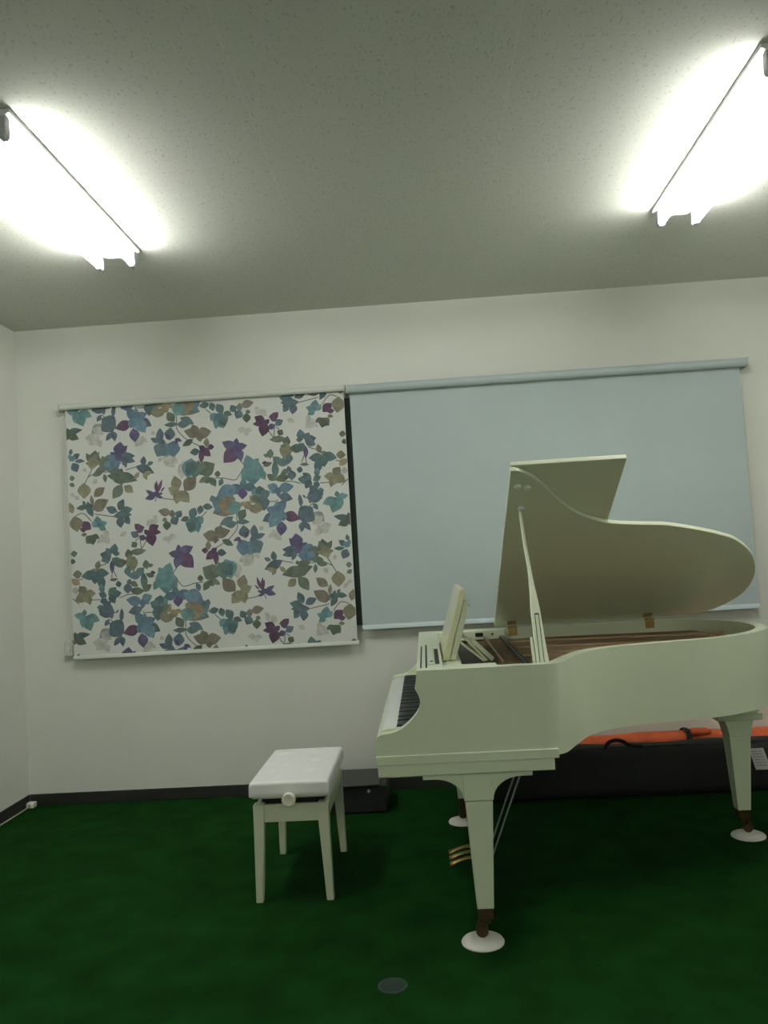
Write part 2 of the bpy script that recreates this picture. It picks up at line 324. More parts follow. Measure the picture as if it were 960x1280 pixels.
# floral blind
fb = thing('roller_blind', (-1.34, BY, .9), 'white roller blind printed with purple, teal and olive watercolour leaves', 'blind')
FX0, FX1, FZ0, FZ1 = -2.208, -.437, .898, 2.466
fab = link('fabric', fabric_mesh(FX0, FX1, FZ0+.012, FZ1+.01, BY), M['blindground'], fb)
LEAVES = """-2132 2442 -2194 2454 T5;-2132 2442 -2097 2357 T6;-2139 2446 -2148 2378 T5;-2118 2442 -2042 2412 T5;-2132 2446 -2130 2484 T6;-2207 2313 -2108 2330 D3
-2200 2302 -2131 2275 G5;-2201 2274 -2195 2343 G6;-2034 2450 -1943 2457 S5;-1971 2456 -1958 2420 S6;-1901 2454 -1900 2403 S4;-1979 2415 -2005 2379 S5
-1970 2390 -1892 2330 S8;-1948 2316 -1897 2392 S7;-1960 2382 -1907 2310 S9;-1914 2304 -1951 2254 S4;-1907 2303 -1896 2246 S4;-1900 2303 -1884 2267 S4
-1975 2356 -2039 2305 V6;-2031 2332 -1970 2294 L6;-2082 2277 -2013 2262 L6;-2013 2262 -1987 2215 L6;-2013 2269 -2063 2234 L6;-2020 2269 -1992 2278 L6
-1751 2375 -1808 2445 B5;-1759 2362 -1749 2437 B5;-1790 2357 -1884 2326 M5;-1738 2368 -1663 2328 S5;-1752 2368 -1703 2290 B6;-1758 2376 -1688 2406 B5
-1771 2411 -1725 2339 B9;-1776 2315 -1768 2235 P6;-1786 2385 -1761 2321 B8;-1787 2343 -1792 2320 S5;-1715 2263 -1766 2204 L5;-1722 2250 -1692 2224 L5
-1638 2271 -1658 2293 L7;-1606 2221 -1665 2246 S4;-1606 2214 -1606 2302 S4;-1606 2214 -1623 2144 B8;-1599 2207 -1565 2130 B9;-1603 2125 -1625 2099 L6
-1872 2153 -1861 2233 P7;-1872 2150 -1821 2208 P4;-1879 2150 -1928 2174 P4;-1872 2136 -1982 2081 B7;-1886 2144 -1939 2113 B8;-1872 2139 -1778 2143 S4
-1859 2134 -1777 2108 S4;-1852 2128 -1830 2075 S4;-1859 2114 -1892 2171 P5;-1951 2076 -1979 2150 G7;-1971 2087 -1929 2119 B6;-2041 2085 -2023 2187 G6
-2047 2120 -2081 2177 G4;-2039 2126 -2001 2179 G4;-2040 2106 -2087 2119 O4;-2047 2113 -1990 2113 O4;-2055 2079 -2031 2153 O6;-2043 2034 -1976 2062 G4
-2021 2069 -1948 2074 G4;-1973 2040 -1967 1990 G4;-1938 2050 -1860 2054 G4;-1946 2027 -1775 1989 G3;-1884 2024 -1774 1993 G4;-1925 2030 -1858 1971 G4
-1862 2053 -1876 2037 G5;-1855 2046 -1865 2070 G5;-1764 2074 -1662 2030 S4;-1721 2078 -1715 2134 S5;-1695 2082 -1658 2096 S5;-1750 2038 -1785 2000 O4
-1725 2029 -1702 1989 O4;-1725 2017 -1669 2034 O4;-2184 2175 -2177 2212 S5;-2170 2147 -2127 2178 D5;-2181 2148 -2196 2177 T6;-2158 2132 -2096 2131 D3
-2171 2121 -2146 2068 S7;-2192 2141 -2153 2161 B6;-2195 2025 -2163 2028 G8;-2196 1992 -2165 1976 G6;-2023 2015 -2045 1982 L6;-2091 2061 -2100 2089 L6
-2107 1988 -2107 1899 O7;-2041 1904 -1977 1953 U5;-1865 1966 -1921 1888 G5;-1845 1956 -1797 1916 O6;-2092 1844 -2155 1836 D4;-2099 1851 -2115 1879 D5
-2092 1844 -2056 1780 D4;-2078 1843 -2084 1874 D5;-2106 1834 -2050 1844 D6;-2051 1821 -1959 1874 U5;-2047 1841 -1989 1815 U6;-2052 1848 -2060 1910 U3
-2184 1808 -2199 1871 O5;-2166 1913 -2193 1929 L6;-2166 1913 -2139 1891 L6;-1900 1800 -1964 1829 S5;-1887 1810 -1857 1872 D5;-1883 1792 -1806 1810 D5
-1918 1772 -1815 1775 D4;-1888 1763 -1880 1701 S6;-1852 1757 -1824 1718 S6;-1846 1757 -1819 1752 S5;-1648 1881 -1708 1922 P3;-1648 1888 -1714 1870 P4
-1648 1881 -1604 1866 P3;-1634 1887 -1606 1899 P4;-1640 1901 -1651 1963 M2;-1637 1904 -1641 1976 M2;-1630 1907 -1606 1980 M2;-1616 1906 -1591 1935 M2
-1655 1881 -1633 1907 P9;-1578 2433 -1619 2380 O5;-1544 2430 -1586 2423 O5;-1544 2437 -1573 2405 O4;-1488 2444 -1357 2398 U5;-1481 2433 -1436 2380 U7
-1412 2435 -1380 2392 S6;-1516 2442 -1501 2420 U4;-1513 2346 -1552 2403 G6;-1498 2382 -1503 2417 U5;-1493 2329 -1573 2326 D3;-1493 2324 -1423 2316 D5
-1471 2363 -1393 2322 D4;-1546 2231 -1537 2303 S7;-1588 2206 -1629 2134 S8;-1540 2203 -1523 2126 B9;-1554 2204 -1494 2163 B8;-1546 2231 -1565 2267 P5
-1511 2234 -1472 2216 P4;-1497 2238 -1513 2201 P4;-1602 2235 -1605 2304 S5;-1574 2212 -1628 2242 S4;-1592 2118 -1504 2088 L6;-1592 2118 -1526 2059 L5
-1352 2253 -1446 2279 U5;-1373 2250 -1286 2265 U6;-1372 2257 -1397 2312 U7;-1359 2253 -1353 2208 U7;-1401 2223 -1463 2188 G4;-1356 2164 -1295 2113 M5
-1353 2157 -1353 2072 M3;-1363 2149 -1418 2141 D6;-1314 2171 -1311 2224 U5;-1308 2166 -1269 2168 M7;-1362 2178 -1322 2148 M5;-1414 2099 -1443 1989 T7
-1370 2083 -1406 1983 D5;-1394 2084 -1446 2006 D6;-1463 2089 -1484 1988 L5;-1363 2004 -1275 2058 G7;-1363 2018 -1329 2077 G5;-1309 1984 -1371 1952 G4
-1303 1976 -1270 1921 G5;-1296 1976 -1332 1944 G5;-1255 1977 -1250 2015 G7;-1225 1965 -1245 1922 D5;-1288 2440 -1347 2431 D5;-1274 2446 -1263 2396 D6
-1237 2433 -1205 2376 D6;-1195 2379 -1147 2362 G5;-1250 2379 -1279 2335 T7;-1236 2375 -1204 2287 T8;-1223 2350 -1192 2295 D7;-1245 2328 -1251 2281 T5
-1122 2381 -1148 2421 S7;-1091 2386 -1116 2339 S8;-1098 2383 -1090 2430 G6;-1083 2413 -1010 2430 U5;-1057 2377 -1029 2368 G7;-1055 2363 -1054 2309 G7
-1063 2261 -1112 2265 L6;-1063 2261 -1058 2223 L6;-1063 2264 -1026 2251 L6;-989 2386 -980 2351 L6;-1130 2152 -1122 2210 P5;-1127 2152 -1209 2192 P5
-1130 2152 -1063 2162 P5;-1130 2149 -1206 2069 M6;-1123 2149 -1101 2071 P5;-1150 2164 -1104 2134 P8;-1041 2021 -1064 2098 T6;-1034 2027 -994 2072 T6
-1037 2027 -977 2006 T6;-1041 2014 -1099 1950 T7;-1035 2007 -1032 1918 T8;-1062 2015 -1085 2037 D6;-1085 1893 -1204 1902 B4;-1095 1900 -1089 1954 B6
-1094 1907 -1017 1889 B5;-1102 1894 -1104 1832 P7;-1149 1907 -1257 1856 B6;-1233 1862 -1265 1762 B7;-1199 1853 -1211 1748 R8;-1174 1817 -1143 1741 T8
-1283 1821 -1296 1862 D7;-1272 1830 -1257 1856 D6;-1163 1895 -1199 1853 B6;-1153 1816 -1172 1851 O5;-1020 1828 -999 1898 T7;-1002 1840 -970 1811 T6
-1032 1788 -1018 1739 O6;-1089 1809 -1052 1779 R6;-1086 1808 -1131 1791 R4;-1057 1844 -1011 1800 O6;-1505 1916 -1525 1996 U6;-1464 1907 -1395 1981 U6
-1499 1892 -1565 1927 O6;-1506 1899 -1522 1829 O6;-1499 1895 -1443 1834 O6;-1492 1888 -1443 1882 O5;-1478 1904 -1508 1845 O8;-625 2351 -614 2418 T6
-617 2357 -674 2378 T5;-624 2354 -666 2333 T6;-611 2353 -582 2387 T6;-571 2344 -517 2389 M6;-544 2342 -503 2345 M6;-580 2297 -541 2257 G8
-580 2303 -623 2282 G5;-569 2303 -583 2246 G7;-545 2313 -510 2309 O5;-471 2426 -483 2336 O7;-634 2300 -684 2249 L6;-636 2273 -610 2251 L6
-660 2329 -675 2289 L6;-940 2306 -999 2338 M6;-948 2299 -1013 2295 M4;-941 2300 -959 2218 M6;-941 2287 -913 2316 M6;-892 2318 -855 2356 M6
-905 2324 -862 2307 M5;-912 2331 -871 2337 M5;-919 2261 -877 2279 P6;-874 2279 -828 2306 S6;-856 2213 -834 2245 G8;-912 2189 -810 2183 G3
-971 2378 -928 2344 L6;-971 2378 -997 2400 L6;-797 2311 -757 2288 L5;-813 2142 -803 2201 G6;-811 2162 -830 2068 O6;-789 2127 -709 2115 G5
-819 2146 -850 2144 G5;-803 2060 -801 2097 G7;-924 2088 -958 2097 G5;-918 2074 -912 2128 G6;-937 2045 -969 2047 M6;-961 2026 -910 2043 G4
-852 2036 -897 2079 D6;-879 2044 -801 2036 D5;-797 2039 -795 2093 D6;-892 2052 -894 1944 D3;-888 1936 -940 1972 G5;-891 1937 -806 1948 G4
-807 1996 -854 1971 G5;-797 1981 -809 2016 S6;-790 1988 -790 1930 S7;-1001 2059 -1047 1953 T8;-990 2004 -957 1944 T5;-1015 2046 -992 2075 T7
-712 2176 -722 2239 D6;-709 2179 -748 2178 D6;-695 2175 -666 2215 S6;-692 2168 -628 2181 S6;-692 2165 -633 2140 S6;-703 2152 -743 2107 D7
-694 2134 -696 2060 P3;-731 2021 -680 2018 U3;-740 1971 -731 2008 S7;-602 2087 -616 2139 U5;-602 2087 -558 2081 U4;-586 2063 -671 2059 D5
-593 2066 -506 2049 D5;-589 2066 -583 2001 D6;-614 2054 -632 1961 D4;-503 2067 -449 2063 O7;-488 2002 -437 2036 R5;-478 2198 -438 2192 G7
-465 2143 -431 2151 G7;-525 1940 -487 1987 O7;-519 1937 -583 1939 O6;-525 1937 -459 1899 O6;-529 1934 -549 1873 O5;-506 1926 -535 1887 O6
-478 1968 -440 1962 V8;-685 1922 -747 1933 D6;-668 1926 -716 1967 D5;-675 1926 -705 1874 D6;-655 1918 -610 1939 D6;-649 1908 -631 1866 D6
-633 1940 -624 1994 T5;-637 1872 -628 1908 S7;-625 1851 -697 1816 S6;-631 1851 -594 1852 S7;-631 1858 -621 1802 S7;-638 1845 -677 1881 S8
-877 1877 -940 1904 B6;-877 1873 -785 1889 B5;-880 1887 -880 1833 B5;-876 1833 -795 1811 S5;-894 1874 -923 1856 B6;-984 1846 -995 1901 D8
-985 1839 -932 1863 D7;-985 1839 -972 1754 D7;-999 1827 -1046 1833 G7;-1004 1800 -1024 1737 O7;-747 1835 -744 1774 S3;-727 1831 -708 1809 S3"""
STEMS = """-1979 2418 -1932 2387;-2048 2079 -2078 2026 -2104 1979;-2078 2026 -2021 2053 -1924 2057 -1860 2108;-1834 2058 -1764 2074;-1914 2314 -1905 2282;-2046 1793 -1915 1768;-2164 1790 -2115 1801 -2068 1750;-1656 1847 -1641 1887;-1503 2421 -1497 2351 -1495 2289 -1436 2224 -1362 2181;-1269 1971 -1214 1967 -1147 1951 -1118 1978 -1089 2024;-1310 2408 -1277 2378;-1107 2071 -1075 2030;-1321 2029 -1302 2007;-1603 1863 -1532 1852;-923 2251 -885 2193;-881 2269 -888 2201;-700 2087 -723 2034;-700 2087 -692 2025;-677 2126 -611 2105;-615 1899 -534 1900;-439 1915 -481 1877;-858 1924 -790 1920 -737 1903;-874 2269 -851 2250;-510 2034 -466 2024;-959 1804 -895 1803;-887 1813 -886 1779"""
INK = dict(T=(104,138,134), B=(100,118,138), S=(92,102,114), P=(88,74,104), M=(92,72,86), O=(128,127,104), G=(100,106,92),
           D=(88,110,107), U=(120,114,106), L=(178,178,171), V=(150,148,154), R=(138,122,104))
MIXTO = dict(T='B', B='T', S='D', P='B', M='P', O='U', G='D', D='S', U='O', L='L', V='L', R='O')
def lin(c): return srgb(*c)[:3]
def clip_poly(p):
    for ax, val, sg in ((0, FX0+.002, 1), (0, FX1-.002, -1), (1, FZ0+.014, 1), (1, FZ1-.002, -1)):
        q = []
        for i in range(len(p)):
            a, b = p[i-1], p[i]
            ia, ib = (a[ax]-val)*sg >= 0, (b[ax]-val)*sg >= 0
            if ia != ib:
                t = (val-a[ax])/(b[ax]-a[ax]); q.append(tuple(u+(w-u)*t for u, w in zip(a, b)))
            if ib: q.append(b)
        p = q
        if len(p) < 3: return []
    return p
pv, pf, pc = [], [], []
rnd = random.Random(3)
layer = [0]
def put(poly, cols, z):
    """poly: (x, z, t) with t along the leaf for the wash of colour"""
    p = clip_poly(poly)
    if not p: return
    o = len(pv)
    for q in p:
        pv.append((q[0], z, q[1])); t = max(0, min(1, q[2]))
        pc.append(tuple(a*(1-t)+b*t for a, b in zip(cols[0], cols[1])) + (1,))
    pf.append(tuple(range(o, o+len(p))))
def leaf_poly(x0, z0, x1, z1, w):
    dx, dz = x1-x0, z1-z0; x0 -= dx*.05; z0 -= dz*.05; dx *= 1.13; dz *= 1.13; Ln = math.hypot(dx, dz) or .01
    ux, uz = dx/Ln, dz/Ln; nx, nz = -uz, ux
    prof = [(0, .05), (.1, .36), (.25, .78), (.42, 1.0), (.56, .97), (.72, .72), (.86, .38), (.95, .14), (1, 0)]
    bend = .06
    up = [(x0+ux*Ln*t+nx*Ln*(w*.5*h+bend*sin(pi*t)*.5), z0+uz*Ln*t+nz*Ln*(w*.5*h+bend*sin(pi*t)*.5), t) for t, h in prof]
    dn = [(x0+ux*Ln*t-nx*Ln*(w*.5*h-bend*sin(pi*t)*.5), z0+uz*Ln*t-nz*Ln*(w*.5*h-bend*sin(pi*t)*.5), t) for t, h in reversed(prof[:-1])]
    return up+dn
KX, DV = -2.643, -.642
leaves = [e.split() for line in LEAVES.split('\n') for e in line.split(';') if e]
stems = [[float(v)/1000 for v in e.split()] for e in STEMS.split(';') if e]
for k in range(-1, 4):
    flip = k % 2 == 1
    gx = (lambda x: KX-x) if flip else (lambda x: x)
    gz = lambda z: z+DV*k
    for st in stems:
        pts = [(gx(st[i]), gz(st[i+1])) for i in range(0, len(st), 2)]
        if len(pts) > 2: pts = catmull(pts, 5)
        for a, b in zip(pts[:-1], pts[1:]):
            dx, dz = b[0]-a[0], b[1]-a[1]; l = math.hypot(dx, dz) or 1; w = .0028
            nx, nz = -dz/l*w, dx/l*w
            put([(a[0]+nx, a[1]+nz, 0), (b[0]+nx, b[1]+nz, 1), (b[0]-nx, b[1]-nz, 1), (a[0]-nx, a[1]-nz, 0)],
                (lin((96, 100, 92)), lin((112, 106, 98))), BY-.00086)
    for i, e in enumerate(leaves):
        x0, z0, x1, z1 = [float(v)/1000 for v in e[:4]]
        ck, w = e[4][0], float(e[4][1:])/10
        r2 = random.Random(i*13+5)
        c0 = INK[ck]; c1 = INK[MIXTO[ck]]
        t0, t1 = r2.uniform(0, .3), r2.uniform(.25, .6)
        b0, b1 = r2.uniform(.9, 1.15), r2.uniform(.85, 1.12)
        ca = lin(tuple(min(255, (u*(1-t0)+v*t0)*b0) for u, v in zip(c0, c1)))
        cb = lin(tuple(min(255, (u*(1-t1)+v*t1)*b1) for u, v in zip(c0, c1)))
        if r2.random() < .5: ca, cb = cb, ca
        if ck == 'L': ca = cb = lin(INK['L'])
        depth = BY-.0006-.0000008*(i+k+1) - (0 if ck in 'LV' else .0003)
        put(leaf_poly(gx(x0), gz(z0), gx(x1), gz(z1), w*1.22), (ca, cb), depth)
me = bpy.data.meshes.new('printed_leaves')
off = Vector(OFF[fb.name])
me.from_pydata([tuple(Vector(p)-off) for p in pv], [], pf)
ca_ = me.color_attributes.new('ink', 'FLOAT_COLOR', 'POINT')
ca_.data.foreach_set('color', [c for q in pc for c in q])
me.materials.append(M['print'])
pr = bpy.data.objects.new('leaf_print', me); COL.objects.link(pr); pr.parent = fab; OFF[pr.name] = tuple(off)
link('roller_tube', MB().lathe([(.019, -2.232), (.019, -.428)], (0, BY-.018, 2.478), 28, 'x'), M['railgrey'], fb)
link('bottom_bar', MB().prism([(BY-.009, .894), (BY+.009, .894), (BY+.010, .908), (BY+.005, .918), (BY-.005, .918), (BY-.010, .908)], 'x', -2.21, -.426), M['railgrey'], fb, bevel=.002)
for x in (-2.242, -.430):
    link('bracket', MB().box(x, x+.006, BY-.035, YB, 2.45, 2.498).box(x, x+.012 if x < -1 else x+.008, YB-.006, YB, 2.435, 2.505), M['railgrey'], fb, bevel=.002)
ch = MB()
for dx in (-.011, .011):
    ch.tube([(-2.247+dx*.5, BY+.02, 2.46), (-2.247+dx*.6, BY+.024, 1.9), (-2.249+dx*.7, BY+.026, 1.3), (-2.25+dx*.7, BY+.027, .99)], .0013, 6)
link('pull_chain', ch, M['clear'], fb)
hd = link('chain_holder', MB().prism([(-2.278, .915), (-2.226, .915), (-2.222, .925), (-2.222, 1.0), (-2.23, 1.012), (-2.272, 1.012), (-2.28, 1.0), (-2.28, .925)], 'y', BY+.018, YB), M['clear'], fb, bevel=.004)
link('chain_wheel', MB().lathe([(.004, -.004), (.016, -.004), (.016, .004), (.004, .004)], (-2.25, BY+.016, .965), 20, 'y'), M['railgrey'], hd)

# ------------------------------------------------------------------ fluorescent lamps
def make_lamp(cx, label, ym=3.255):
    y0, y1 = ym-.64, ym+.64
    t = thing('fluorescent_lamp', (cx, (y0+y1)/2, ZC), label, 'lamp', 'ceiling lamps')
    hw = .118
    link('lamp_body', MB().prism([(cx-hw, ZC), (cx-hw, ZC-.014), (cx-.045, ZC-.036), (cx+.045, ZC-.036), (cx+hw, ZC-.014), (cx+hw, ZC)], 'y', y0, y1), M['lampbody'], t, bevel=.002)
    for sx in (-.083, .083):
        tb = MB().lathe([(.010, -.600), (.0155, -.596), (.0155, .596), (.010, .600)], (cx+sx, (y0+y1)/2, ZC-.076), 20, 'y')
        link('lamp_tube', tb, M['tube'], t)
        for e in (-1, 1):
            yc = (y0+y1)/2 + e*.618
            sk = MB().prism([(cx+sx-.016, ZC-.018), (cx+sx-.018, ZC-.085), (cx+sx-.010, ZC-.097), (cx+sx+.010, ZC-.097), (cx+sx+.018, ZC-.085), (cx+sx+.016, ZC-.018)], 'y', min(yc-.0175*1, yc+.0175), max(yc-.0175, yc+.0175))
            link('lamp_socket', sk, M['socket'], t, bevel=.003)
    return t
make_lamp(-1.428, 'left twin-tube fluorescent ceiling lamp, above the floral blind')
make_lamp(1.311, 'right twin-tube fluorescent ceiling lamp, above the grand piano')
for ym, row in ((-2.3, 'next row behind the viewer'), (-4.4, 'last row by the rear wall')):
    make_lamp(-1.428, 'left twin-tube fluorescent ceiling lamp of the ' + row, ym)
    make_lamp(1.311, 'right twin-tube fluorescent ceiling lamp of the ' + row, ym)

# ------------------------------------------------------------------ grand piano
PY0, PY1 = 2.965, 4.465
gp = thing('grand_piano', (.65, 3.715, 0), 'cream white grand piano with its lid propped open on green carpet', 'piano')
near = catmull([(.30, 2.965), (.37, 2.965), (.425, 2.970), (.472, 3.003), (.530, 3.115), (.615, 3.262), (.72, 3.345), (.86, 3.397),
                (1.03, 3.430), (1.19, 3.472), (1.32, 3.54), (1.43, 3.635), (1.515, 3.755), (1.56, 3.90), (1.568, 4.03), (1.545, 4.17), (1.48, 4.31), (1.38, 4.41), (1.26, 4.456), (1.12, 4.465), (1.0, 4.465)], 6)
outline = [(-.02, 2.965), (.15, 2.965)] + near + [(.6, 4.465), (-.02, 4.465)]
# the far side is the straight bass side; outline runs counter-clockwise seen from above
inner = inset(outline, .048)
inner[0] = (-.02, 2.965+.048); inner[-1] = (-.02, 4.465-.048)
RZ0, RZ1 = .675, .998
cs = MB()
n = len(outline)
ring = [outline, inner]
vs = [(x, y, RZ0) for x, y in outline] + [(x, y, RZ0) for x, y in inner] + [(x, y, RZ1) for x, y in outline] + [(x, y, RZ1) for x, y in inner]
fs = []
for i in range(n-1):
    j = i+1
    fs += [(i, j, 2*n+j, 2*n+i), (n+j, n+i, 3*n+i, 3*n+j), (2*n+i, 2*n+j, 3*n+j, 3*n+i), (j, i, n+i, n+j)]
fs += [(0, 2*n, 3*n, n), (n-1, 2*n-1, 4*n-1, 3*n-1)]
cs.add(vs, fs)
link('case_rim', cs, M['cream'], gp, smooth=30)
arm = [(-.02, .998), (-.053, .998), (-.058, .955), (-.063, .934)] + catmull([(-.063, .934), (-.052, .912), (-.046, .886), (-.053, .858), (-.072, .832), (-.10, .806), (-.132, .787), (-.165, .778), (-.190, .776), (-.206, .769), (-.214, .754), (-.216, .730)], 4)[1:] + [(-.216, .70), (-.02, .70)]
link('side_arm', MB().prism(arm, 'y', PY0, PY0+.05), M['cream'], gp, smooth=30)
link('side_arm', MB().prism(arm, 'y', PY1-.05, PY1), M['cream'], gp, smooth=30)
for a, b in ((PY0+.05, 3.038), (4.357, PY1-.05)):
    link('key_block', MB().prism([(-.20, .70), (-.20, .772), (-.19, .785), (-.05, .792), (-.05, .70)], 'y', a, b), M['cream'], gp, bevel=.004)
link('key_bed', MB().box(-.216, .437, PY0-.005, PY1+.005, .666, .70), M['cream'], gp, bevel=.003)
link('key_bed_moulding', MB().box(-.212, .420, PY0+.001, PY1-.001, .624, .666), M['cream'], gp, bevel=.002)
link('key_slip', MB().box(-.214, -.200, PY0+.05, PY1-.05, .70, .758), M['cream'], gp, bevel=.004)
fbd = [(-.05, .79), (-.046, .80), (-.040, .86), (-.038, .93), (-.046, .97), (-.046, .985), (-.022, .985), (-.022, .79)]
link('fallboard', MB().prism(fbd, 'y', PY0+.05, PY1-.05), M['cream'], gp, bevel=.003)
# keys: 52 naturals and 36 sharps
Y0, Y1 = 3.040, 4.355
kw = (Y1-Y0)/52
for i in range(52):
    y = Y1 - (i+1)*kw
    link('white_key', MB().box(-.197, -.048, y+.0006, y+kw-.0006, .745, .775), M['whitekey'], gp, bevel=.0012, seg=1)
for i in range(51):
    # seen from the player the bass is on the left, that is the far side
    if (i % 7) in (1, 4): continue
    y = Y1 - (i+1)*kw
    k = MB().loft([[(-.143, y-.0055, .7755), (-.048, y-.0055, .7755), (-.048, y+.0055, .7755), (-.143, y+.0055, .7755)],
                   [(-.137, y-.0045, .787), (-.048, y-.0045, .787), (-.048, y+.0045, .787), (-.137, y+.0045, .787)]])
    link('black_key', k, M['blackkey'], gp, bevel=.001, seg=1)

# closed bottom, soundboard, iron frame
bot = inset(outline, .03); bot[0] = (.0, 3.0); bot[-1] = (.0, 4.43)
link('bottom_board', MB().prism([p for p in bot], 'z', .69, .705), M['cream'], gp)
sb = [p for p in inset(outline, .046)]
sb[0] = (.20, 3.012); sb[-1] = (.20, 4.418)
sb = [p for p in sb if p[0] > .19]
link('soundboard', MB().prism(sb, 'z', .905, .915), M['wood'], gp)
link('pin_block', MB().box(.115, .33, 3.015, 4.415, .90, .938), M['pin'], gp, bevel=.003)
pl_ = MB()
rimb = inset(outline, .05); rimi = inset(outline, .13)
ids = [i for i in range(n) if outline[i][0] > .34]
i0, i1 = ids[0], ids[-1]
rb = [rimb[i] for i in range(i0, i1+1)]; ri = [rimi[i] for i in range(i0, i1+1)]
q = len(rb)
vs = [(x, y, .920) for x, y in rb] + [(x, y, .920) for x, y in ri] + [(x, y, .934) for x, y in rb] + [(x, y, .934) for x, y in ri]
fs = []
for i in range(q-1):
    j = i+1
    fs += [(i, j, 2*q+j, 2*q+i), (q+j, q+i, 3*q+i, 3*q+j), (2*q+i, 2*q+j, 3*q+j, 3*q+i), (j, i, q+i, q+j)]
fs += [(0, q, 3*q, 2*q), (q-1, 3*q-1, 4*q-1, 2*q-1)]
pl_.add(vs, fs)
pl_.box(.325, .40, 3.02, 4.41, .92, .938)
for (ax, ay), (bx, by) in (((.36, 3.35), (.78, 3.47)), ((.36, 3.62), (1.15, 3.62)), ((.36, 3.95), (1.44, 3.86)), ((.36, 4.2), (1.46, 4.13))):
    dx, dy = bx-ax, by-ay; l = math.hypot(dx, dy); px, py = -dy/l*.013, dx/l*.013
    pl_.loft([[(ax+px, ay+py, .925), (ax-px, ay-py, .925), (ax-px*.6, ay-py*.6, .955), (ax+px*.6, ay+py*.6, .955)],
              [(bx+px, by+py, .925), (bx-px, by-py, .925), (bx-px*.6, by-py*.6, .950), (bx+px*.6, by+py*.6, .950)]])
link('iron_frame', pl_, M['plate'], gp, bevel=.003)
stg = MB()
for i in range(70):
    t = i/69; y = 3.10+1.25*t
    hit = [a for a, b in near if b < y+.0 and a < 1.5 and b < 4.0]
    xe = min(1.40, max(hit)-.10 if hit else .5)
    if xe > .42: stg.tube([(.20, y, .944), (.36, y, .948), (xe, y, .940)], .0009, 4)
ss = link('string_set', stg, M['felt'], gp); ss['kind'] = 'stuff'
link('damper_rail', MB().box(.37, .392, 3.06, 4.36, .952, .968), M['blackkey'], gp, bevel=.003)

# front top board with slots, side rails, music desk
link('front_board', MB().box(-.053, .045, PY0+.05, PY1-.05, .976, .998), M['cream'], gp, bevel=.002)
for x0, x1, ya, yb in ((-.040, -.034, 3.03, 3.75), (-.020, -.013, 3.03, 3.80), (.018, .034, 3.12, 3.62)):
    link('slot', MB().box(x0, x1, ya, yb, .995, .9986), M['dark'], gp)
link('slot_block', MB().box(-.010, .014, 3.10, 3.64, .998, 1.003), M['cream'], gp, bevel=.002)
link('latch_hole', MB().box(-.002, .010, 3.16, 3.19, 1.0, 1.0034), M['dark'], gp)
link('desk_rail', MB().box(.045, .245, PY0+.05, 3.11, .965, .994), M['cream'], gp, bevel=.003)
fr_ = link('desk_rail', MB().box(.045, .40, 4.345, PY1-.05, .95, .999), M['cream'], gp, bevel=.003)
link('latch_hole', MB().box(.245, .285, 4.343, 4.352, .968, .988), M['dark'], fr_)
link('latch_hole', MB().lathe([(.006, -.003), (.006, .004)], (.335, 4.346, .978), 14, 'y'), M['dark'], fr_)
link('desk_shelf', MB().box(-.02, .125, 3.11, 4.345, .950, .970), M['cream'], gp, bevel=.003)

DY0, DY1 = 3.40, 4.03
md = link('music_desk', MB().prism([(.048, .972), (.078, .972), (.164, 1.250), (.160, 1.262), (.146, 1.265), (.138, 1.260)], 'y', DY0, DY1), M['creamdesk'], gp, bevel=.004)
link('desk_frame', MB().prism([(.080, .972), (.106, .972), (.168, 1.172), (.168, 1.215), (.156, 1.218)], 'y', DY0+.01, DY0+.045), M['cream'], md, bevel=.002)
link('desk_frame', MB().prism([(.080, .972), (.106, .972), (.168, 1.172), (.168, 1.215), (.156, 1.218)], 'y', DY1-.045, DY1-.01), M['cream'], md, bevel=.002)
link('desk_knob', MB().lathe([(.004, 0), (.006, .006), (.006, .014), (.003, .016)], (.164, DY0+.03, 1.195), 14, 'x'), M['cup'], md)
for ya, xa, za, xb, zb, w in ((3.43, .118, 1.052, .224, .960, .0045), (3.455, .150, 1.056, .236, .958, .005), (3.475, .168, 1.056, .264, .958, .009), (3.97, .118, 1.05, .236, .958, .008)):
    a, b = Vector((xa, ya, za)), Vector((xb, ya, zb))
    d = (b-a).normalized(); nrm = Vector((-d.z, 0, d.x))*w
    link('desk_strut', MB().loft([[a+nrm, a-nrm, b-nrm, b+nrm], [p+Vector((0, .010, 0)) for p in (a+nrm, a-nrm, b-nrm, b+nrm)]]), M['cream'], md, bevel=.0012)
link('tuning_cover', MB().box(.285, .297, 3.3, 4.3, .938, .972), M['plate'], gp, bevel=.003)

# lid
TH = radians(29); HZ, HY = 1.006, 4.475
ld = (0, -cos(TH), sin(TH)); ln = (0, sin(TH), cos(TH))
def LP(x, s, h): return (x, HY+ld[1]*s+ln[1]*h, HZ+ld[2]*s+ln[2]*h)
lid_near = catmull([(.357, 1.475), (.392, 1.468), (.430, 1.440), (.470, 1.395), (.515, 1.330), (.577, 1.232), (.655, 1.135), (.735, 1.070), (.825, 1.024), (.94, 1.000), (1.056, .982), (1.15, .950), (1.248, .908),
                    (1.335, .864), (1.42, .806), (1.529, .670), (1.598, .505), (1.622, .363), (1.612, .235), (1.560, .125), (1.49, .050), (1.40, .012), (1.28, 0.0), (1.15, 0.0)], 5)
lidp = lid_near + [(.8, 0.0), (.357, 0.0)]
T = .020
main_lid = link('main_lid', MB().loft([[LP(x, s, 0) for x, s in lidp], [LP(x, s, T) for x, s in lidp]]), M['cream'], gp, bevel=.003, smooth=30)
flp = [(.362, 0.01), (.812, 0.01), (.812, 1.478), (.362, 1.478)]
